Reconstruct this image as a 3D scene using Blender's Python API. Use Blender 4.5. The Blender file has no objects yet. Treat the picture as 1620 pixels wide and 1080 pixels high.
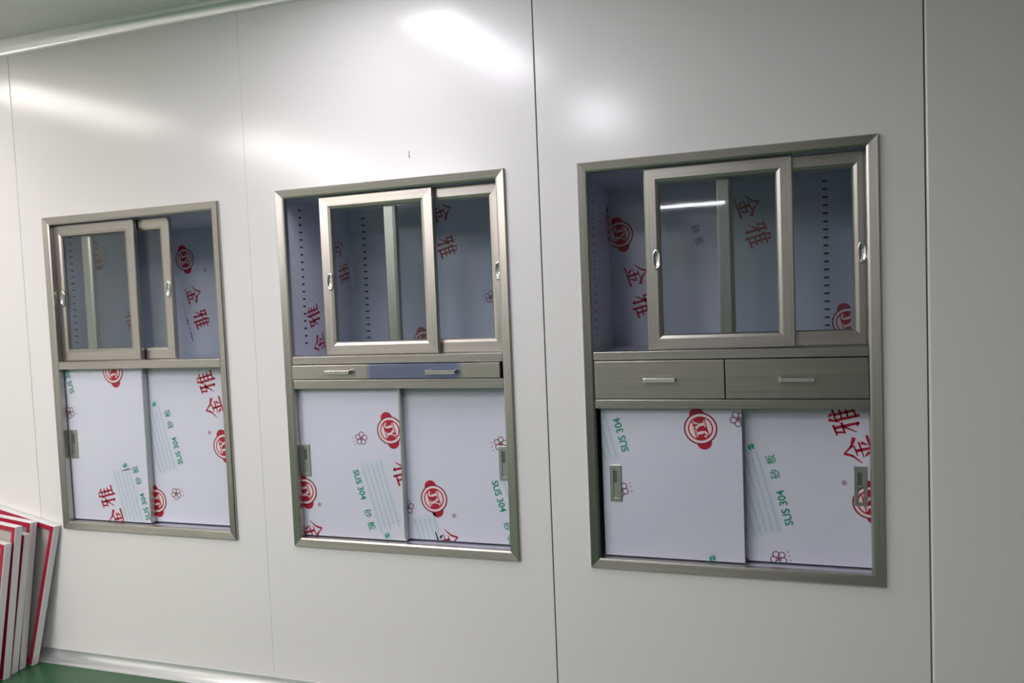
import bpy, bmesh, math, random
from mathutils import Vector, Matrix

random.seed(7)
scene = bpy.context.scene
COL = scene.collection
ZF = 0.04             # floor level
ZC = 2.81             # ceiling level

# ------------------------------------------------------------------ materials
def new_mat(name):
    m = bpy.data.materials.new(name)
    m.use_nodes = True
    nt = m.node_tree
    return m, nt, nt.nodes['Principled BSDF']

def srgb(r, g, b):
    f = lambda c: c / 12.92 if c <= 0.04045 else ((c + 0.055) / 1.055) ** 2.4
    return (f(r / 255), f(g / 255), f(b / 255), 1)

def plain(name, col, rough=0.5, metal=0.0, spec=0.5):
    m, nt, b = new_mat(name)
    b.inputs['Base Color'].default_value = col
    b.inputs['Roughness'].default_value = rough
    b.inputs['Metallic'].default_value = metal
    b.inputs['Specular IOR Level'].default_value = spec
    return m

def noise_vary(nt, b, col_a, col_b, scale, mapscale=(1, 1, 1), detail=3):
    tc = nt.nodes.new('ShaderNodeTexCoord')
    mp = nt.nodes.new('ShaderNodeMapping'); mp.inputs['Scale'].default_value = mapscale
    nz = nt.nodes.new('ShaderNodeTexNoise'); nz.inputs['Scale'].default_value = scale; nz.inputs['Detail'].default_value = detail
    rp = nt.nodes.new('ShaderNodeValToRGB')
    rp.color_ramp.elements[0].position = 0.3; rp.color_ramp.elements[1].position = 0.7
    rp.color_ramp.elements[0].color = col_a; rp.color_ramp.elements[1].color = col_b
    nt.links.new(tc.outputs['Object'], mp.inputs['Vector']); nt.links.new(mp.outputs['Vector'], nz.inputs['Vector'])
    nt.links.new(nz.outputs['Fac'], rp.inputs['Fac']); nt.links.new(rp.outputs['Color'], b.inputs['Base Color'])
    return nz

def steel(name, vertical, col=(0.475, 0.447, 0.413, 1), rough=0.34):
    m, nt, b = new_mat(name)
    b.inputs['Metallic'].default_value = 1.0
    b.inputs['Roughness'].default_value = rough
    a = tuple(c * 0.90 for c in col[:3]) + (1,)
    c2 = tuple(min(1, c * 1.08) for c in col[:3]) + (1,)
    ms = (260, 260, 2) if vertical else (2, 260, 260)
    nz = noise_vary(nt, b, a, c2, 1.0, ms, 2)
    bp = nt.nodes.new('ShaderNodeBump'); bp.inputs['Strength'].default_value = 0.12; bp.inputs['Distance'].default_value = 0.001
    nt.links.new(nz.outputs['Fac'], bp.inputs['Height']); nt.links.new(bp.outputs['Normal'], b.inputs['Normal'])
    return m

M = {}
M['steel_h'] = steel('brushed_steel_horizontal', False)
M['steel_v'] = steel('brushed_steel_vertical', True)
M['polished'] = plain('polished_steel', (0.80, 0.79, 0.76, 1), 0.16, 1.0)
M['dull_steel'] = plain('dull_steel', (0.55, 0.55, 0.52, 1), 0.42, 1.0)
M['dark_gap'] = plain('dark_rubber', (0.02, 0.02, 0.02, 1), 0.6)
M['recess'] = plain('recess_steel', (0.16, 0.19, 0.17, 1), 0.4, 0.6)
M['slot'] = plain('punched_slot', (0.015, 0.017, 0.03, 1), 0.7)

# white painted steel wall panels, slightly wavy and glossy
m, nt, b = new_mat('painted_panel')
b.inputs['Base Color'].default_value = (0.81, 0.785, 0.785, 1)
b.inputs['Roughness'].default_value = 0.2
b.inputs['Specular IOR Level'].default_value = 0.5
tc = nt.nodes.new('ShaderNodeTexCoord'); nz = nt.nodes.new('ShaderNodeTexNoise')
nz.inputs['Scale'].default_value = 1.6; nz.inputs['Detail'].default_value = 1.0
bp = nt.nodes.new('ShaderNodeBump'); bp.inputs['Strength'].default_value = 0.25; bp.inputs['Distance'].default_value = 0.02
nt.links.new(tc.outputs['Object'], nz.inputs['Vector']); nt.links.new(nz.outputs['Fac'], bp.inputs['Height'])
nt.links.new(bp.outputs['Normal'], b.inputs['Normal'])
M['panel'] = m
M['room_wall'] = plain('room_wall_paint', (0.78, 0.77, 0.75, 1), 0.4)
M['bounce_cut_wall'] = plain('bounce_cut_wall_grey', (0.10, 0.10, 0.098, 1), 0.4)
M['ceiling'] = plain('ceiling_paint', (0.82, 0.81, 0.78, 1), 0.45)
M['cove'] = plain('white_aluminium', (0.86, 0.86, 0.87, 1), 0.28, 0.75)
M['seal'] = plain('grey_sealant', (0.16, 0.16, 0.16, 1), 0.7)
m, nt, b = new_mat('green_epoxy')
noise_vary(nt, b, (0.030, 0.090, 0.042, 1), (0.038, 0.108, 0.052, 1), 5.0)
b.inputs['Roughness'].default_value = 0.3
M['floor'] = m

# blue-white protective film on the doors and inside
m, nt, b = new_mat('white_protective_film')
noise_vary(nt, b, (0.64, 0.645, 0.765, 1), (0.68, 0.685, 0.80, 1), 3.0)
b.inputs['Roughness'].default_value = 0.28
M['film'] = m
m, nt, b = new_mat('blue_white_lining_film')
noise_vary(nt, b, (0.58, 0.59, 0.71, 1), (0.64, 0.65, 0.77, 1), 3.0)
b.inputs['Roughness'].default_value = 0.25
M['lining'] = m
M['red'] = plain('red_print', (0.42, 0.012, 0.037, 1), 0.4)
M['dark_red'] = plain('dark_red_print', (0.22, 0.008, 0.035, 1), 0.4)
M['pink'] = plain('pale_print', (0.80, 0.66, 0.70, 1), 0.4)
M['green'] = plain('green_print', (0.02, 0.30, 0.17, 1), 0.4)
M['faint'] = plain('faint_print', (0.46, 0.52, 0.58, 1), 0.4)
M['wash'] = plain('pale_green_print', (0.60, 0.65, 0.75, 1), 0.35)
M['violet'] = plain('violet_print', (0.09, 0.08, 0.26, 1), 0.4)

# steel drawer front with a blue room reflection painted into its colour
m, nt, b = new_mat('steel_painted_blue_reflection')
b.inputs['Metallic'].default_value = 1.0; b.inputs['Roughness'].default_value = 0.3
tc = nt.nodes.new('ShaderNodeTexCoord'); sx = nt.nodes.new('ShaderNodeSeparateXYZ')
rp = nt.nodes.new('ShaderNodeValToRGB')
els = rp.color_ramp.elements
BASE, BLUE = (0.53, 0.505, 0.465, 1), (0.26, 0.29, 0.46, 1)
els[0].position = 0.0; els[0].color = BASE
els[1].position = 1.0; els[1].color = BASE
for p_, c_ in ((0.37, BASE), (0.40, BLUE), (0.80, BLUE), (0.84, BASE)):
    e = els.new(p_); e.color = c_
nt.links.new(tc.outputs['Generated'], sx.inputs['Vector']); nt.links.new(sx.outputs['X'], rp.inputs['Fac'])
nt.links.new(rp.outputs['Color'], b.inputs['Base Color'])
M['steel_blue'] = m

# thin window glass: clear, with Fresnel reflection
m = bpy.data.materials.new('clear_glass'); m.use_nodes = True; nt = m.node_tree
nt.nodes.remove(nt.nodes['Principled BSDF'])
tr = nt.nodes.new('ShaderNodeBsdfTransparent'); tr.inputs['Color'].default_value = (0.88, 0.91, 0.91, 1)
gl = nt.nodes.new('ShaderNodeBsdfGlossy'); gl.inputs['Roughness'].default_value = 0.03
fr = nt.nodes.new('ShaderNodeFresnel'); fr.inputs['IOR'].default_value = 1.5
mx = nt.nodes.new('ShaderNodeMixShader')
gm = nt.nodes.new('ShaderNodeNewGeometry'); mr = nt.nodes.new('ShaderNodeMapRange')
mr.inputs['To Min'].default_value = 1.5; mr.inputs['To Max'].default_value = 1 / 1.5
nt.links.new(gm.outputs['Backfacing'], mr.inputs['Value']); nt.links.new(mr.outputs['Result'], fr.inputs['IOR'])
nt.links.new(fr.outputs['Fac'], mx.inputs['Fac']); nt.links.new(tr.outputs['BSDF'], mx.inputs[1]); nt.links.new(gl.outputs['BSDF'], mx.inputs[2])
nt.links.new(mx.outputs['Shader'], nt.nodes['Material Output'].inputs['Surface'])
M['glass'] = m

M['board_white'] = plain('white_plastic', (0.74, 0.74, 0.74, 1), 0.4)
M['board_red'] = plain('red_plastic', (0.42, 0.010, 0.045, 1), 0.35)
M['board_grey'] = plain('warm_grey_board', (0.50, 0.47, 0.45, 1), 0.55)
M['lamp_body'] = plain('lamp_housing_white', (0.8, 0.8, 0.8, 1), 0.4)

def emit(name, col, s):
    m = bpy.data.materials.new(name); m.use_nodes = True; nt = m.node_tree
    nt.nodes.remove(nt.nodes['Principled BSDF'])
    e = nt.nodes.new('ShaderNodeEmission'); e.inputs['Color'].default_value = col; e.inputs['Strength'].default_value = s
    nt.links.new(e.outputs['Emission'], nt.nodes['Material Output'].inputs['Surface'])
    return m

# ------------------------------------------------------------------ mesh helpers
class MB:
    """collects geometry, then links it as ONE mesh object"""
    def __init__(self):
        self.v = []; self.f = []; self.mi = []; self.mats = []; self.smooth = []
    def slot(self, mat):
        if mat not in self.mats: self.mats.append(mat)
        return self.mats.index(mat)
    def poly(self, pts, mat, smooth=False):
        n = len(self.v); self.v += [tuple(p) for p in pts]
        self.f.append(list(range(n, n + len(pts)))); self.mi.append(self.slot(mat)); self.smooth.append(smooth)
    def faces(self, verts, faces, mat, smooth=False):
        n = len(self.v); self.v += [tuple(p) for p in verts]; s = self.slot(mat)
        for f in faces:
            self.f.append([n + i for i in f]); self.mi.append(s); self.smooth.append(smooth)
    def box(self, x0, x1, y0, y1, z0, z1, mat, bevel=0.0, segs=2):
        bm = bmesh.new()
        bmesh.ops.create_cube(bm, size=1.0)
        for v in bm.verts:
            v.co = Vector(((x0 + x1) / 2 + v.co.x * (x1 - x0), (y0 + y1) / 2 + v.co.y * (y1 - y0), (z0 + z1) / 2 + v.co.z * (z1 - z0)))
        if bevel > 0:
            bmesh.ops.bevel(bm, geom=list(bm.edges), offset=bevel, segments=segs, affect='EDGES', profile=0.5)
        bm.verts.index_update()
        self.faces([v.co.copy() for v in bm.verts], [[v.index for v in f.verts] for f in bm.faces], mat)
        bm.free()
    def rect_profile(self, x0, x1, z0, z1, prof, mat_h, mat_v, sides='LRTB'):
        """mitred picture frame: prof = [(inset, y), ...] swept round the rectangle"""
        n = len(prof)
        loops = []
        for ins, y in prof:
            loops.append([(x0 + ins, y, z0 + ins), (x1 - ins, y, z0 + ins), (x1 - ins, y, z1 - ins), (x0 + ins, y, z1 - ins)])
        for k in range(n - 1):
            a, b_ = loops[k], loops[k + 1]
            for i in range(4):
                j = (i + 1) % 4
                self.poly([a[i], a[j], b_[j], b_[i]], mat_h if i in (0, 2) else mat_v)
    def build(self, name, parent=None, weld=True):
        me = bpy.data.meshes.new(name)
        me.from_pydata(self.v, [], self.f)
        for mt in self.mats: me.materials.append(mt)
        for p, mi, s in zip(me.polygons, self.mi, self.smooth):
            p.material_index = mi; p.use_smooth = s
        if weld:
            bm = bmesh.new(); bm.from_mesh(me)
            bmesh.ops.remove_doubles(bm, verts=bm.verts, dist=1e-6)
            bmesh.ops.recalc_face_normals(bm, faces=bm.faces)
            bm.to_mesh(me); bm.free()
        me.update()
        o = bpy.data.objects.new(name, me); COL.objects.link(o)
        if parent: o.parent = parent
        return o

def tag(o, label=None, cat=None, group=None, kind=None):
    if label: o['label'] = label
    if cat: o['category'] = cat
    if group: o['group'] = group
    if kind: o['kind'] = kind
    return o

def empty(name, loc):
    o = bpy.data.objects.new(name, None); COL.objects.link(o); o.location = loc; o.empty_display_size = 0.05
    return o

# ------------------------------------------------------------------ printed marks (2D polygons, clipped to their sheet)
_text_cache = {}
def text_tris(s, size):
    if s in _text_cache: tris = _text_cache[s]
    else:
        cu = bpy.data.curves.new('t', 'FONT'); cu.body = s; cu.size = 1.0; cu.align_x = 'CENTER'; cu.align_y = 'CENTER'; cu.resolution_u = 3
        cu.offset = 0.018 if s.isascii() else 0.009
        ob = bpy.data.objects.new('t', cu); COL.objects.link(ob)
        dg = bpy.context.evaluated_depsgraph_get()
        me = bpy.data.meshes.new_from_object(ob.evaluated_get(dg))
        me.calc_loop_triangles()
        tris = [[(me.vertices[i].co.x, me.vertices[i].co.y) for i in t.vertices] for t in me.loop_triangles]
        bpy.data.meshes.remove(me); bpy.data.objects.remove(ob); bpy.data.curves.remove(cu)
        xs = [p[0] for t in tris for p in t] or [0]; ys = [p[1] for t in tris for p in t] or [0]
        cx, cy = (min(xs) + max(xs)) / 2, (min(ys) + max(ys)) / 2
        tris = [[(x - cx, y - cy) for x, y in t] for t in tris]
        _text_cache[s] = tris
    return [[(x * size, y * size) for x, y in t] for t in tris]

def disc(cx, cy, r, n=28, ry=None):
    ry = ry or r
    return [(cx + r * math.cos(2 * math.pi * i / n), cy + ry * math.sin(2 * math.pi * i / n)) for i in range(n)]

def ring(cx, cy, r, w, n=14, a0=0.0, a1=2 * math.pi):
    out = []
    for i in range(n):
        t0 = a0 + (a1 - a0) * i / n; t1 = a0 + (a1 - a0) * (i + 1) / n
        p = lambda t, q: (cx + q * math.cos(t), cy + q * math.sin(t))
        out.append([p(t0, r - w / 2), p(t0, r + w / 2), p(t1, r + w / 2), p(t1, r - w / 2)])
    return out

def stroke(pts, ws):
    out = []
    n = len(pts)
    for k in range(n - 1):
        (x0, y0), (x1, y1) = pts[k], pts[k + 1]
        d = math.hypot(x1 - x0, y1 - y0); nx, ny = -(y1 - y0) / d, (x1 - x0) / d
        a, b_ = ws[k] / 2, ws[k + 1] / 2
        out.append([(x0 + nx * a, y0 + ny * a), (x0 - nx * a, y0 - ny * a), (x1 - nx * b_, y1 - ny * b_), (x1 + nx * b_, y1 + ny * b_)])
        if k: out.append(disc(x0, y0, a, 8))
    return out

JIN = [([(0, .52), (-.16, .24), (-.5, -.02)], [.11, .08, .03]), ([(0, .5), (.2, .2), (.52, .02)], [.04, .09, .15]),
       ([(-.2, .07), (.22, .11)], [.04, .07]), ([(-.3, -.13), (.32, -.09)], [.04, .08]), ([(0, .09), (0, -.44)], [.12, .10]),
       ([(-.27, -.19), (-.14, -.37)], [.05, .13]), ([(.27, -.17), (.14, -.37)], [.13, .04]), ([(-.48, -.48), (.5, -.43)], [.05, .11])]
YA = [([(-.47, .38), (-.07, .42)], [.06, .09]), ([(-.35, .39), (-.41, .12)], [.08, .07]), ([(-.46, .11), (-.04, .13)], [.06, .09]),
      ([(-.19, .41), (-.19, -.40), (-.30, -.34)], [.11, .10, .03]), ([(-.2, .1), (-.5, -.28)], [.09, .03]),
      ([(.15, .52), (-.01, .18)], [.12, .04]), ([(.07, .30), (.07, -.52)], [.10, .10]), ([(.25, .50), (.33, .36)], [.05, .12]),
      ([(.05, .29), (.48, .31)], [.06, .08]), ([(.07, .08), (.45, .09)], [.06, .07]), ([(.07, -.13), (.45, -.12)], [.06, .07]),
      ([(.05, -.39), (.52, -.36)], [.06, .10]), ([(.28, .31), (.28, -.38)], [.09, .09])]

def mark(kind):
    """list of (polygon in metres, material, layer); reading direction +x, up +y"""
    R = []
    if kind == 'logo':
        r = 0.052
        S = lambda P: [(x * r, y * r) for x, y in P]
        R.append((S(disc(-.93, 0, .47)), 'red', 0)); R.append((S(disc(.93, 0, .47)), 'red', 0))
        R.append((S(disc(0, 0, 1.05, 40)), 'dark_red', 1))
        R.append((S(disc(0, 0, .955, 40)), 'pink', 2))
        R.append((S(disc(0, 0, .79, 40)), 'red', 3))
        a = math.asin(.44 / .72)
        for s in (1, -1):
            seg = [(.70 * math.cos(a + (math.pi - 2 * a) * i / 14), s * .70 * math.sin(a + (math.pi - 2 * a) * i / 14)) for i in range(15)]
            R.append((S(seg), 'pink', 4))
        J = [[(-.36, -.12), (-.18, -.12), (-.18, .32), (-.36, .32)], [(-.50, .28), (-.04, .28), (-.04, .36), (-.50, .36)]]
        J += ring(-.42, -.14, .155, .13, 8, -math.pi * .85, 0) + [disc(-.56, -.20, .085, 10)]
        Y = [[(.15, -.32), (.33, -.32), (.33, .04), (.15, .04)], [(.02, -.36), (.46, -.36), (.46, -.28), (.02, -.28)],
             [(.15, .02), (.33, .02), (.14, .33), (-.06, .33)], [(.25, .02), (.33, .02), (.54, .33), (.44, .33)],
             [(-.02, .28), (.22, .28), (.22, .36), (-.02, .36)], [(.36, .28), (.62, .28), (.62, .36), (.36, .36)]]
        for q in J + Y: R.append((S(q), 'pink', 4))
    elif kind in ('jin', 'ya'):
        s = 0.084 if kind == 'jin' else 0.090
        for pts, ws in (JIN if kind == 'jin' else YA):
            for q in stroke(pts, ws): R.append(([(x * s, y * s) for x, y in q], 'red', 0))
    elif kind == 'flower':
        s = 0.026
        for k in range(5):
            t = math.pi / 2 + 2 * math.pi * k / 5
            for q in ring(.62 * math.cos(t), .62 * math.sin(t), .38, .11, 12): R.append(([(x * s, y * s) for x, y in q], 'dark_red', 0))
        R.append(([(x * s, y * s) for x, y in disc(0, 0, .17, 10)], 'dark_red', 0))
        for dx in (-.5, .1, .6): R.append(([(x * s, y * s) for x, y in disc(dx, -1.35, .09, 6)], 'dark_red', 0))
    elif kind == 'leaf':
        s = 0.013
        R.append(([(x * s, y * s) for x, y in [(-1, .1), (-.2, .9), (.5, .7), (.9, 0), (.2, .2)]], 'green', 1))
        R.append(([(x * s, y * s) for x, y in [(-.8, -.6), (-.1, .1), (1, -.2), (.6, -.8)]], 'green', 1))
        R.append(([(x * .022, y * .022) for x, y in [(-1, -1), (1, -.9), (1.1, 1), (-.9, .9)]], 'wash', 0))
    elif kind == 'reg':
        for q in ring(0, 0, .007, .002, 10): R.append((q, 'dark_red', 0))
        R.append((disc(0, 0, .003, 6), 'dark_red', 0))
    elif kind in ('sus', 'sus304', 'para', 'han'):
        if kind in ('sus', 'sus304'):
            for t in text_tris('SUS 304', 0.0355): R.append(([(x + .066, y) for x, y in t], 'green', 2))
        if kind in ('sus', 'han'):
            for s_, x0 in (('砂', .182), ('板', .232)):
                for t in text_tris(s_, 0.034): R.append(([(x + x0, y) for x, y in t], 'violet' if kind == 'han' else 'green', 2))
        if kind in ('sus', 'sus304', 'para'):
            rr = random.Random(3)
            R.append(([(-.012, .024), (.245, .024), (.245, .128), (-.012, .128)], 'wash', 0))
            for k in range(5):
                y = .036 + .020 * k
                x = -.008 + .012 * rr.random()
                while x < .235:
                    w = rr.uniform(.012, .04)
                    R.append(([(x, y - .0022), (x + w, y - .0022), (x + w, y + .0022), (x, y + .0022)], 'faint', 1))
                    x += w + .003
    elif kind == 'note':
        rr = random.Random(5); x = 0.0
        while x < .19:
            w = rr.uniform(.006, .016)
            R.append(([(x, -.0035), (x + w, -.0035), (x + w, .0035), (x, .0035)], 'violet' if rr.random() < .3 else 'faint', 0)); x += w + .003
    elif kind == 'slot':
        R.append(([(-.009, -.0035), (.009, -.0035), (.009, .0035), (-.009, .0035)], 'slot', 0))
    return R

def clip(poly, x0, x1, y0, y1):
    for ax, lim, sgn in ((0, x0, 1), (0, x1, -1), (1, y0, 1), (1, y1, -1)):
        out = []
        for i in range(len(poly)):
            a, b_ = poly[i - 1], poly[i]
            da, db = (a[ax] - lim) * sgn, (b_[ax] - lim) * sgn
            if (da >= 0) != (db >= 0):
                t = da / (da - db); out.append((a[0] + (b_[0] - a[0]) * t, a[1] + (b_[1] - a[1]) * t))
            if db >= 0: out.append(b_)
        poly = out
        if len(poly) < 3: return None
    return poly

def print_marks(mb, marks, rect, to3d):
    """marks: (kind, u, v, degrees); to3d(u, v, lift) -> point"""
    for kind, u, v, ang in marks:
        c, s = math.cos(math.radians(ang)), math.sin(math.radians(ang))
        for poly, mt, layer in mark(kind):
            q = [(u + x * c - y * s, v + x * s + y * c) for x, y in poly]
            q = clip(q, *rect)
            if q: mb.poly([to3d(a, b_, 0.00045 + 0.00025 * layer) for a, b_ in q], M[mt])

# ------------------------------------------------------------------ cabinet parts
def make_frame(W, H, root):
    mb = MB()
    prof = [(0.0, 0.004), (0.0, -0.009), (0.003, -0.013), (0.028, -0.0085), (0.034, -0.006), (0.034, 0.016)]
    mb.rect_profile(0, W, 0, H, prof, M['steel_h'], M['steel_v'])
    # back of the flange, so it is a solid moulding
    mb.rect_profile(0, W, 0, H, [(0.034, 0.016), (0.026, 0.016), (0.026, 0.004), (0.0, 0.004)], M['steel_h'], M['steel_v'])
    return mb.build('frame', root)

def make_rail(W, v0, v1, root):
    mb = MB(); mb.box(0.0345, W - 0.0345, -0.006, 0.06, v0, v1, M['steel_h'], 0.002)
    return mb.build('rail', root)

DEPTH = 0.50
def make_shell(W, H, shelf_v, back_marks, side_marks, root, left_slots=True, a=0.026):
    b_, c, d = W - 0.012, 0.026, H - 0.026
    mb = MB(); mb.box(a, b_, DEPTH, DEPTH + 0.012, c, d, M['lining'])
    mk = list(back_marks)
    for k in range(19):
        v = shelf_v + 0.06 + 0.03 * k
        mk.append(('slot', b_ - 0.085, v, 0))
        if left_slots: mk.append(('slot', a + 0.077, v, 0))
    print_marks(mb, mk, (a + 0.004, b_ - 0.004, shelf_v + 0.02, d - 0.004), lambda u, v, l: (u, DEPTH - l, v))
    mb.build('back_panel', root, weld=False)
    for side in (0, 1):
        mb = MB()
        if side == 0:
            mb.box(a - 0.01, a, 0.018, DEPTH, c, d, M['lining']); conv = lambda u, v, l: (a + l, u, v)
        else:
            mb.box(b_, b_ + 0.01, 0.018, DEPTH, c, d, M['lining']); conv = lambda u, v, l: (b_ - l, u, v)
        mk = list(side_marks) if side == 0 else []
        for k in range(19): mk.append(('slot', 0.113, shelf_v + 0.06 + 0.03 * k, 0))
        print_marks(mb, mk, (0.02, DEPTH - 0.004, shelf_v + 0.02, d - 0.004), conv)
        mb.build('side_panel', root, weld=False)
    mb = MB(); mb.box(a, b_, 0.018, DEPTH, d, d + 0.01, M['lining']); mb.build('top_panel', root)
    mb = MB(); mb.box(a, b_, 0.018, DEPTH, c - 0.01, c, M['lining']); mb.build('bottom_panel', root)
    mb = MB(); mb.box(a, b_, 0.061, DEPTH, shelf_v - 0.02, shelf_v, M['lining']); mb.build('fixed_shelf', root)

def make_cup_pull(u, v, y, parent):
    """small oval flush pull: raised bright rim round a hollow"""
    mb = MB(); n = 28
    prof = [(1.0, 0.0), (1.0, -0.0025), (0.90, -0.004), (0.78, -0.0035), (0.66, -0.0012), (0.0, -0.0004)]
    rx, rz = 0.0125, 0.036
    verts = []; faces = []
    for q, yy in prof:
        for i in range(n):
            t = 2 * math.pi * i / n
            # straight-sided oval
            cx = rx * q * math.copysign(abs(math.cos(t)) ** 0.8, math.cos(t))
            verts.append((u + cx, y + yy, v + (rz - rx * (1 - q)) * math.copysign(abs(math.sin(t)) ** 0.9, math.sin(t)) * (q if q > 0.7 else q)))
    for k in range(len(prof) - 1):
        for i in range(n):
            j = (i + 1) % n
            faces.append([k * n + i, k * n + j, (k + 1) * n + j, (k + 1) * n + i])
    mb.faces(verts, faces, M['polished'], True)
    return mb.build('cup_pull', parent)

def make_glass_door(u0, u1, v0, v1, y, pull_u, pull_v, root):
    sw = 0.052
    mb = MB()
    prof = [(0.0, y + 0.020), (0.0, y + 0.003), (0.004, y), (0.038, y + 0.001), (sw - 0.004, y + 0.004), (sw, y + 0.009), (sw, y + 0.020), (0.0, y + 0.020)]
    mb.rect_profile(u0, u1, v0, v1, prof, M['steel_h'], M['steel_v'])
    d = mb.build('glass_door', root)
    g = MB(); g.box(u0 + sw - 0.006, u1 - sw + 0.006, y + 0.012, y + 0.016, v0 + sw - 0.006, v1 - sw + 0.006, M['glass'])
    tag(g.build('glass_pane', d), 'clear glass pane')
    tag(make_cup_pull(pull_u, pull_v, y + 0.001, d), 'bright oval pull')
    return d

def make_film_door(u0, u1, v0, v1, y, marks, pull, root, bare=0.002):
    """steel slab door wearing its printed white film; pull = (u, v) of the flush pull"""
    mb = MB(); mb.box(u0, u1, y, y + 0.026, v0, v1, M['dull_steel'], 0.0015)
    d = mb.build('sliding_door', root)
    f = MB()
    e = 0.0018
    f.box(u0 + e, u1 - bare, y - 0.0006, y + 0.0004, v0 + e, v1 - e, M['film'])
    print_marks(f, marks, (u0 + e, u1 - bare, v0 + e, v1 - e), lambda a, b_, l: (a, y - 0.0006 - l, b_))
    tag(f.build('protective_film', d, weld=False), 'white film with red and green print')
    p = MB(); pu, pv = pull; w, h = 0.020, 0.064; t = y - 0.0022
    p.rect_profile(pu - w, pu + w, pv - h, pv + h, [(0, t + 0.0014), (0, t - 0.0012), (0.0015, t - 0.0024), (0.0115, t - 0.0024), (0.0125, t + 0.0010)], M['dull_steel'], M['dull_steel'])
    p.poly([(pu - w + .0125, t + .0010, pv - h + .0125), (pu + w - .0125, t + .0010, pv - h + .0125), (pu + w - .0125, t + .0010, pv + h - .0125), (pu - w + .0125, t + .0010, pv + h - .0125)], M['dull_steel'])
    p.poly([(pu - .009, t + .0004, pv + .002), (pu + .005, t + .0004, pv + .002), (pu + .005, t + .0004, pv + .044), (pu - .009, t + .0004, pv + .044)], M['recess'])
    tag(p.build('finger_pull', d), 'grey steel flush pull')
    return d

def make_drawer(u0, u1, v0, v1, y, mat, handles, root):
    mb = MB(); mb.box(u0, u1, y, y + 0.018, v0, v1, mat, 0.002)
    mb.box(u0 + 0.02, u1 - 0.02, y + 0.018, 0.40, v0 + 0.006, v1 - 0.012, M['dull_steel'])
    d = mb.build('drawer', root)
    for hu, hv, L in handles:
        h = MB()
        # flat strap bent down to two feet
        h.box(hu - L / 2, hu + L / 2, y - 0.026, y - 0.019, hv - 0.008, hv + 0.008, M['polished'], 0.002)
        for s in (-1, 1):
            h.box(hu + s * (L / 2 - 0.004) - 0.004, hu + s * (L / 2 - 0.004) + 0.004, y - 0.0225, y - 0.0003, hv - 0.008, hv + 0.008, M['polished'], 0.0015)
        tag(h.build('handle', d, weld=False), 'bright flat bow handle')
    return d

UP, DN = 104.0, -75.0
GROUP = 'steel sliding door cabinets built into the wall'

# ---- right cabinet: two drawers
c3 = tag(empty('wall_cabinet', (0.314, 0, 0.642)), 'recessed steel cabinet with two side-by-side drawers under its glass doors', 'cabinet', GROUP)
W, H = 0.933, 1.403
make_frame(W, H, c3); make_rail(W, 0.725, 0.755, c3); make_rail(W, 0.559, 0.5905, c3)
make_shell(W, H, 0.745,
    [('logo', 0.062, 1.198, DN), ('jin', 0.126, 1.035, DN), ('ya', 0.150, 0.909, DN), ('han', 0.315, 1.375, DN), ('ya', 0.592, 1.163, DN), ('jin', 0.560, 1.275, DN), ('logo', 0.906, 0.815, DN)],
    [('logo', 0.44, 1.235, DN)], c3, False)
make_glass_door(0.220, 0.690, 0.7565, 1.3685, 0.018, 0.256, 1.062, c3)
make_glass_door(0.455, 0.918, 0.7565, 1.3685, 0.042, 0.890, 1.050, c3)
make_drawer(0.0355, 0.4665, 0.5925, 0.7225, -0.006, M['steel_h'], [(0.257, 0.658, 0.105)], c3)
make_drawer(0.4695, 0.8975, 0.5925, 0.7225, -0.006, M['steel_h'], [(0.687, 0.656, 0.105)], c3)
make_film_door(0.046, 0.518, 0.036, 0.560, 0.024,
    [('flower', 0.110, 0.272, UP), ('logo', 0.384, 0.489, UP), ('flower', 0.506, 0.522, UP), ('leaf', 0.412, 0.046, UP), ('sus', 0.131, 0.400, UP)], (0.092, 0.294), c3)
make_film_door(0.440, 0.9175, 0.036, 0.560, 0.054,
    [('ya', 0.833, 0.515, UP), ('jin', 0.871, 0.418, UP), ('reg', 0.828, 0.312, UP), ('logo', 0.905, 0.251, UP), ('leaf', 0.545, 0.423, UP), ('flower', 0.623, 0.050, UP), ('logo', 0.493, 0.0, UP), ('sus', 0.661, 0.158, UP)], (0.876, 0.303), c3)

# ---- middle cabinet: one shallow drawer
c2 = tag(empty('wall_cabinet', (-0.8884, 0, 0.6453)), 'recessed steel cabinet with one shallow full-width drawer bearing two handles', 'cabinet', GROUP)
W, H = 0.941, 1.408
make_frame(W, H, c2); make_rail(W, 0.7255, 0.7565, c2); make_rail(W, 0.629, 0.6645, c2)
make_shell(W, H, 0.745,
    [('jin', 0.492, 1.35, DN), ('ya', 0.504, 1.193, DN), ('logo', 0.378, 0.775, DN), ('flower', 0.698, 0.964, DN)],
    [('ya', 0.179, 0.913, UP), ('jin', 0.210, 0.792, UP), ('jin', 0.400, 1.215, DN), ('ya', 0.440, 1.10, DN)], c2)
make_glass_door(0.173, 0.652, 0.758, 1.3735, 0.018, 0.209, 1.044, c2)
make_glass_door(0.436, 0.912, 0.758, 1.3735, 0.042, 0.889, 1.052, c2)
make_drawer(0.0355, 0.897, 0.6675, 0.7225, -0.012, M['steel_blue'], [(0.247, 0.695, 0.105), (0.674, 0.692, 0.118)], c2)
make_film_door(0.028, 0.479, 0.036, 0.632, 0.024,
    [('logo', 0.431, 0.465, DN), ('flower', 0.306, 0.432, DN), ('leaf', 0.397, 0.055, DN), ('ya', 0.480, 0.305, DN), ('logo', 0.040, 0.214, DN), ('reg', 0.104, 0.163, DN), ('jin', 0.068, 0.056, DN), ('sus', 0.272, 0.314, DN)], (0.055, 0.341), c2, 0.007)
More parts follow.
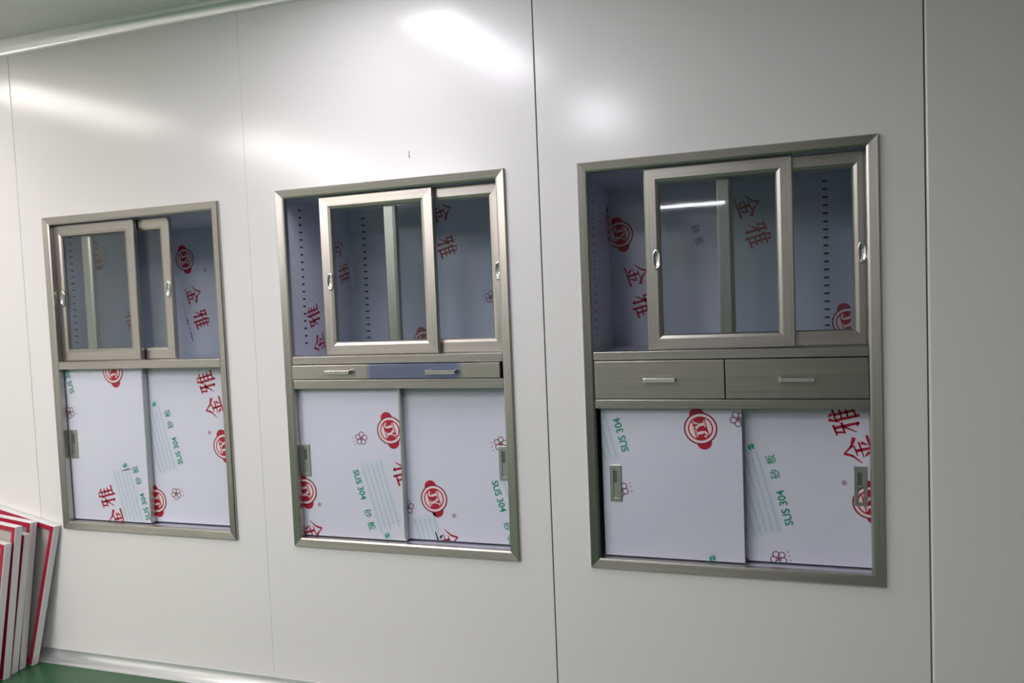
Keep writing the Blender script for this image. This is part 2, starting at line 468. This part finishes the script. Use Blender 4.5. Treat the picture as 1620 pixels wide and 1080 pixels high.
make_film_door(0.430, 0.926, 0.036, 0.632, 0.054,
    [('logo', 0.588, 0.198, DN), ('flower', 0.476, 0.161, DN), ('reg', 0.668, 0.136, DN), ('jin', 0.637, 0.041, DN), ('flower', 0.866, 0.415, DN), ('sus', 0.834, 0.282, DN), ('para', 0.470, 0.10, DN)], (0.877, 0.343), c2)

# ---- left cabinet: no drawer
c1 = tag(empty('wall_cabinet', (-2.0844, 0, 0.6529)), 'recessed steel cabinet without drawers, glass doors slid open at its right end', 'cabinet', GROUP)
W, H = 0.9244, 1.3847
make_frame(W, H, c1); make_rail(W, 0.713, 0.7485, c1)
make_shell(W, H, 0.738,
    [('logo', 0.304, 1.210, DN), ('jin', 0.344, 1.037, DN), ('ya', 0.379, 0.914, DN), ('reg', 0.42, 1.15, DN), ('note', 0.275, 0.99, DN)],
    [('logo', 0.25, 1.235, DN), ('ya', 0.44, 0.93, DN)], c1, False, 0.014)
make_glass_door(0.020, 0.470, 0.750, 1.3495, 0.016, 0.060, 1.028, c1)
make_glass_door(0.155, 0.630, 0.750, 1.3495, 0.042, 0.612, 1.045, c1)
make_film_door(0.028, 0.461, 0.036, 0.716, 0.024,
    [('logo', 0.304, 0.701, UP), ('flower', 0.045, 0.519, UP), ('ya', 0.227, 0.144, UP), ('jin', 0.268, 0.046, UP), ('leaf', 0.337, 0.286, UP), ('sus', 0.448, 0.045, UP), ('sus304', 0.07, 0.60, UP)], (0.060, 0.378), c1, 0.005)
make_film_door(0.410, 0.909, 0.036, 0.716, 0.054,
    [('ya', 0.768, 0.646, UP), ('jin', 0.799, 0.538, UP), ('reg', 0.767, 0.433, UP), ('logo', 0.838, 0.375, UP), ('leaf', 0.488, 0.551, UP), ('logo', 0.465, 0.128, UP), ('flower', 0.574, 0.163, UP), ('sus', 0.610, 0.288, UP)], (0.866, 0.386), c1)

# ------------------------------------------------------------------ room shell
XL, XR, YF = -4.6, 2.55, -8.6
SEAMS = [-4.6247, -3.4247, -2.2247, -1.0247, 0.1753, 1.3753, 2.5753]
HOLES = [(c1.location, 0.9244, 1.3847), (c2.location, 0.941, 1.408), (c3.location, 0.933, 1.403)]
TILT = {2: 0.0, 3: 0.0, 4: 0.0, 5: 0.0}
GAP = {1: 0.003, 2: 0.0015, 3: 0.0006, 4: 0.0035, 5: 0.004, 6: 0.003}
wall = MB()
for k in range(len(SEAMS) - 1):
    x0, x1 = SEAMS[k] + GAP.get(k, 0.002) / 2, SEAMS[k + 1] - GAP.get(k + 1, 0.002) / 2
    xc = (x0 + x1) / 2; tl = math.tan(math.radians(TILT.get(k, 0.0)))
    z0, z1 = ZF, ZC
    r0 = 0.007 if k == 5 else (0.001 if k == 3 else 0.002)
    r1 = 0.001 if k == 2 else 0.002
    yy = lambda x: (x - xc) * tl
    xs = [x0 + r0, x1 - r1]; zs = [z0, z1]
    hole = None
    for loc, w, h in HOLES:
        if x0 < loc.x < x1:
            hole = (loc.x + 0.004, loc.x + w - 0.004, loc.z + 0.004, loc.z + h - 0.004)
            xs = [x0 + r0, hole[0], hole[1], x1 - r1]; zs = [z0, hole[2], hole[3], z1]
    for i in range(len(xs) - 1):
        for j in range(len(zs) - 1):
            if hole and i == 1 and j == 1: continue
            wall.poly([(xs[i], yy(xs[i]), zs[j]), (xs[i + 1], yy(xs[i + 1]), zs[j]), (xs[i + 1], yy(xs[i + 1]), zs[j + 1]), (xs[i], yy(xs[i]), zs[j + 1])], M['panel'])
    if hole:   # panel thickness round the cut-out
        a, b_, c, d = hole
        q = [(a, c), (b_, c), (b_, d), (a, d)]
        for i in range(4):
            (ax, az), (bx, bz) = q[i], q[(i + 1) % 4]
            wall.poly([(ax, yy(ax), az), (bx, yy(bx), bz), (bx, 0.003, bz), (ax, 0.003, az)], M['panel'])
    # rounded edges turning into the joint
    for xe, r, s in ((x0, r0, 1), (x1, r1, -1)):
        n = 5
        for i in range(n):
            t0, t1 = math.pi / 2 * i / n, math.pi / 2 * (i + 1) / n
            pa = (xe + s * (r - r * math.sin(t0)), yy(xe) + r - r * math.cos(t0)); pb = (xe + s * (r - r * math.sin(t1)), yy(xe) + r - r * math.cos(t1))
            wall.poly([(pa[0], pa[1], z0), (pb[0], pb[1], z0), (pb[0], pb[1], z1), (pa[0], pa[1], z1)], M['panel'], True)
    wall.poly([(x1 - 0.001, 0.006, z0), (SEAMS[k + 1] + 0.004, 0.006, z0), (SEAMS[k + 1] + 0.004, 0.006, z1), (x1 - 0.001, 0.006, z1)], M['seal'])
w_ = wall.build('wall_back', weld=False); tag(w_, kind='structure')

def slab(name, x0, x1, y0, y1, z0, z1, mat):
    mb = MB(); mb.box(x0, x1, y0, y1, z0, z1, mat)
    return tag(mb.build(name), kind='structure')
slab('floor', XL, XR, YF, 0.0, ZF - 0.1, ZF, M['floor'])
slab('ceiling', XL, XR, YF, 0.0, ZC, ZC + 0.1, M['ceiling'])
slab('wall_left', XL - 0.1, XL, YF, 0.0, ZF, ZC, M['room_wall'])
slab('bounce_cut_wall_right', XR, XR + 0.1, YF, 0.0, ZF, ZC, M['bounce_cut_wall'])  # unseen wall, set close and dark to cut bounce light on the right
slab('wall_front', XL, XR, YF - 0.1, YF, ZF, ZC, M['room_wall'])

def cove(name, r, zc, up, yw=0.0, sgn=1):
    """concave quarter-round strip between the wall and the floor or ceiling"""
    mb = MB(); n = 10
    pr = []
    lip = 0.004
    for i in range(n + 1):
        t = math.pi / 2 * i / n
        pr.append((-r + r * math.sin(t), r - r * math.cos(t)))       # (y, height)
    pr = [(pr[0][0] - 0.003, 0.0), (pr[0][0] - 0.003, 0.0015)] + [(y - 0.0015, h + 0.0015) for y, h in pr] + [(-0.0015, r + 0.006), (0.0, r + 0.006)]
    for i in range(len(pr) - 1):
        (ya, ha), (yb, hb) = pr[i], pr[i + 1]
        za, zb = (zc - ha, zc - hb) if up else (zc + ha, zc + hb)
        ya, yb = yw + sgn * ya, yw + sgn * yb
        mb.poly([(XL, ya, za), (XR, ya, za), (XR, yb, zb), (XL, yb, zb)], M['cove'], 2 < i < len(pr) - 3)
    return tag(mb.build(name), kind='structure')
cove('trim_1', 0.045, ZC, True)
cove('trim_2', 0.045, ZC, True, YF, -1)
cove("baseboard_back", 0.042, ZF, False)

# small scratch on the panel above the middle cabinet
s = MB(); s.box(-0.314, -0.3115, -0.0006, 0.0, 2.128, 2.152, M['seal'])
s.box(-0.3112, -0.3098, -0.0006, 0.0, 2.124, 2.136, M['seal'])
s.build('scratch', w_, weld=False)

# ------------------------------------------------------------------ ceiling lights
def ceiling_light(x, y, yaw, L, Wd, strength, col, label):
    t = tag(empty('ceiling_light', (x, y, ZC)), label, 'ceiling light', 'ceiling light panels')
    t.rotation_euler.z = math.radians(yaw)
    h = MB(); h.rect_profile(0, 1, 0, 1, [(0, 0)], M['lamp_body'], M['lamp_body'])
    hb = MB()
    a, b_ = Wd / 2, L / 2
    hb.box(-a - 0.015, a + 0.015, -b_ - 0.015, -b_, -0.018, 0, M['lamp_body'], 0.003)
    hb.box(-a - 0.015, a + 0.015, b_, b_ + 0.015, -0.018, 0, M['lamp_body'], 0.003)
    hb.box(-a - 0.015, -a, -b_, b_, -0.018, 0, M['lamp_body'], 0.003)
    hb.box(a, a + 0.015, -b_, b_, -0.018, 0, M['lamp_body'], 0.003)
    hb.build('housing', t, weld=False)
    d = MB(); d.box(-a, a, -b_, b_, -0.029, -0.002, emit('lamp_diffuser', col, strength), 0.006, 3)
    tag(d.build('diffuser', t), 'glowing white diffuser')
    return t
WARM, COOL = (1.0, 0.94, 0.895, 1), (1.0, 0.975, 1.05, 1)
LAMPS = [(-0.29, -0.84, 13, 0.95, 0.25, 17, COOL, 'ceiling light panel in front of the middle cabinet, nearest the wall'),
         (-2.69, -0.86, 13, 0.95, 0.34, 13.5, WARM, 'ceiling light panel in front of the left cabinet, nearest the wall'),
         (0.03, -2.30, 13, 0.62, 0.22, 38, COOL, 'short ceiling light panel in front of the middle cabinet, second row from the wall'),
         (-2.35, -2.45, 13, 1.2, 0.52, 26, WARM, 'ceiling light panel in front of the left cabinet, second row from the wall'),
         (-1.7, -3.75, 13, 1.2, 0.60, 15.6, COOL, 'added unseen wide fill panel in line with the middle cabinet, third row from the wall'),  # added fill lamp, placed so its reflection stays out of the glass
         (-2.75, -4.4, 13, 1.2, 0.60, 29, WARM, 'added unseen wide fill panel in line with the left cabinet, third row from the wall'),  # added fill lamp to lift the lower wall, reflection hidden by the cabinets
         (0.10, -7.3, 90, 1.2, 0.10, 40, COOL, 'slim ceiling light running parallel to the far wall')]
for a in LAMPS: ceiling_light(*a)

# ------------------------------------------------------------------ framed boards leaning in the corner of the picture
def framed_board(br, tr, w, label):
    """br, tr: lower and upper right-hand corners of its front face"""
    B, T = Vector(br), Vector(tr)
    up = (T - B); h = up.length; up.normalize()
    out = Vector((0, -1, 0)); out = (out - up * out.dot(up)).normalized()
    right = up.cross(out) * 1.0
    if right.x < 0: right = -right
    t = tag(empty('framed_board', (0, 0, 0)), label, 'board', 'red-edged white boards leaning against the wall')
    t.matrix_world = Matrix(((right.x, -out.x, up.x, B.x), (right.y, -out.y, up.y, B.y), (right.z, -out.z, up.z, B.z), (0, 0, 0, 1)))
    d, e = 0.030, 0.012
    # local axes: x to the right (board spans -w..0), y into the wall, z up
    f = MB()
    f.rect_profile(-w, 0, 0, h, [(0.0, d), (0.0, 0.001), (0.001, 0.0), (0.003, 0.0), (0.003, d), (0.0, d)], M['board_white'], M['board_white'])
    f.build('frame', t)
    r = MB()
    r.rect_profile(-w, 0, 0, h, [(0.0035, 0.001), (0.0035, -0.001), (0.022, -0.001), (0.022, 0.012), (0.0035, 0.012), (0.0035, 0.001)], M['board_red'], M['board_red'])
    tag(r.build('edge_strip', t), 'red plastic edge strip')
    p = MB(); p.box(-w + 0.0035, -0.0035, 0.0125, d - 0.004, 0.0035, h - 0.0035, M['board_grey'])
    tag(p.build('face_panel', t), 'warm grey board face')
    return t
BRD = [((-2.239, -0.085, 0.041), (-2.108, -0.035, 0.667), 0.62, 'framed board at the back of the leaning stack, its warm grey face showing widest'),
       ((-2.261, -0.127, 0.041), (-2.192, -0.077, 0.693), 0.60, 'framed board second from the wall in the leaning stack, before the wide grey face'),
       ((-2.257, -0.168, 0.041), (-2.182, -0.118, 0.652), 0.60, 'lower framed board third from the wall, in the middle of the leaning stack'),
       ((-2.243, -0.215, 0.041), (-2.170, -0.165, 0.701), 0.60, 'tall framed board second from the front of the leaning stack'),
       ((-2.251, -0.260, 0.041), (-2.180, -0.210, 0.640), 0.60, 'short framed board at the very front of the leaning stack')]
for a in BRD: framed_board(*a)

# ------------------------------------------------------------------ camera
yaw, pitch, roll = -0.3022, -0.0487, -0.0406
cyw, syw, cp, sp, cr, sr = math.cos(yaw), math.sin(yaw), math.cos(pitch), math.sin(pitch), math.cos(roll), math.sin(roll)
r = Vector((cyw, -syw, 0)); f0 = Vector((syw, cyw, 0)); u0 = Vector((0, 0, 1))
fw = cp * f0 + sp * u0; u = -sp * f0 + cp * u0
r2 = cr * r + sr * u; u2 = -sr * r + cr * u
cam = bpy.data.cameras.new('camera'); co = bpy.data.objects.new('camera', cam); COL.objects.link(co)
co.matrix_world = Matrix(((r2.x, u2.x, -fw.x, 0.8266), (r2.y, u2.y, -fw.y, -2.4774), (r2.z, u2.z, -fw.z, 1.5674), (0, 0, 0, 1)))
cam.sensor_width = 36; cam.sensor_fit = 'HORIZONTAL'; cam.lens = 36 * 1150 / 1620; cam.clip_start = 0.05
scene.camera = co

w = bpy.data.worlds.new('world'); scene.world = w; w.use_nodes = True
w.node_tree.nodes['Background'].inputs['Color'].default_value = (0.05, 0.05, 0.05, 1)
vs = scene.view_settings
vs.view_transform = 'Standard'; vs.look = 'None'; vs.gamma = 1; vs.use_curve_mapping = False
vs.exposure = 0.06
scene.cycles.max_bounces = 12; scene.cycles.transparent_max_bounces = 16
scene.cycles.use_denoising = True
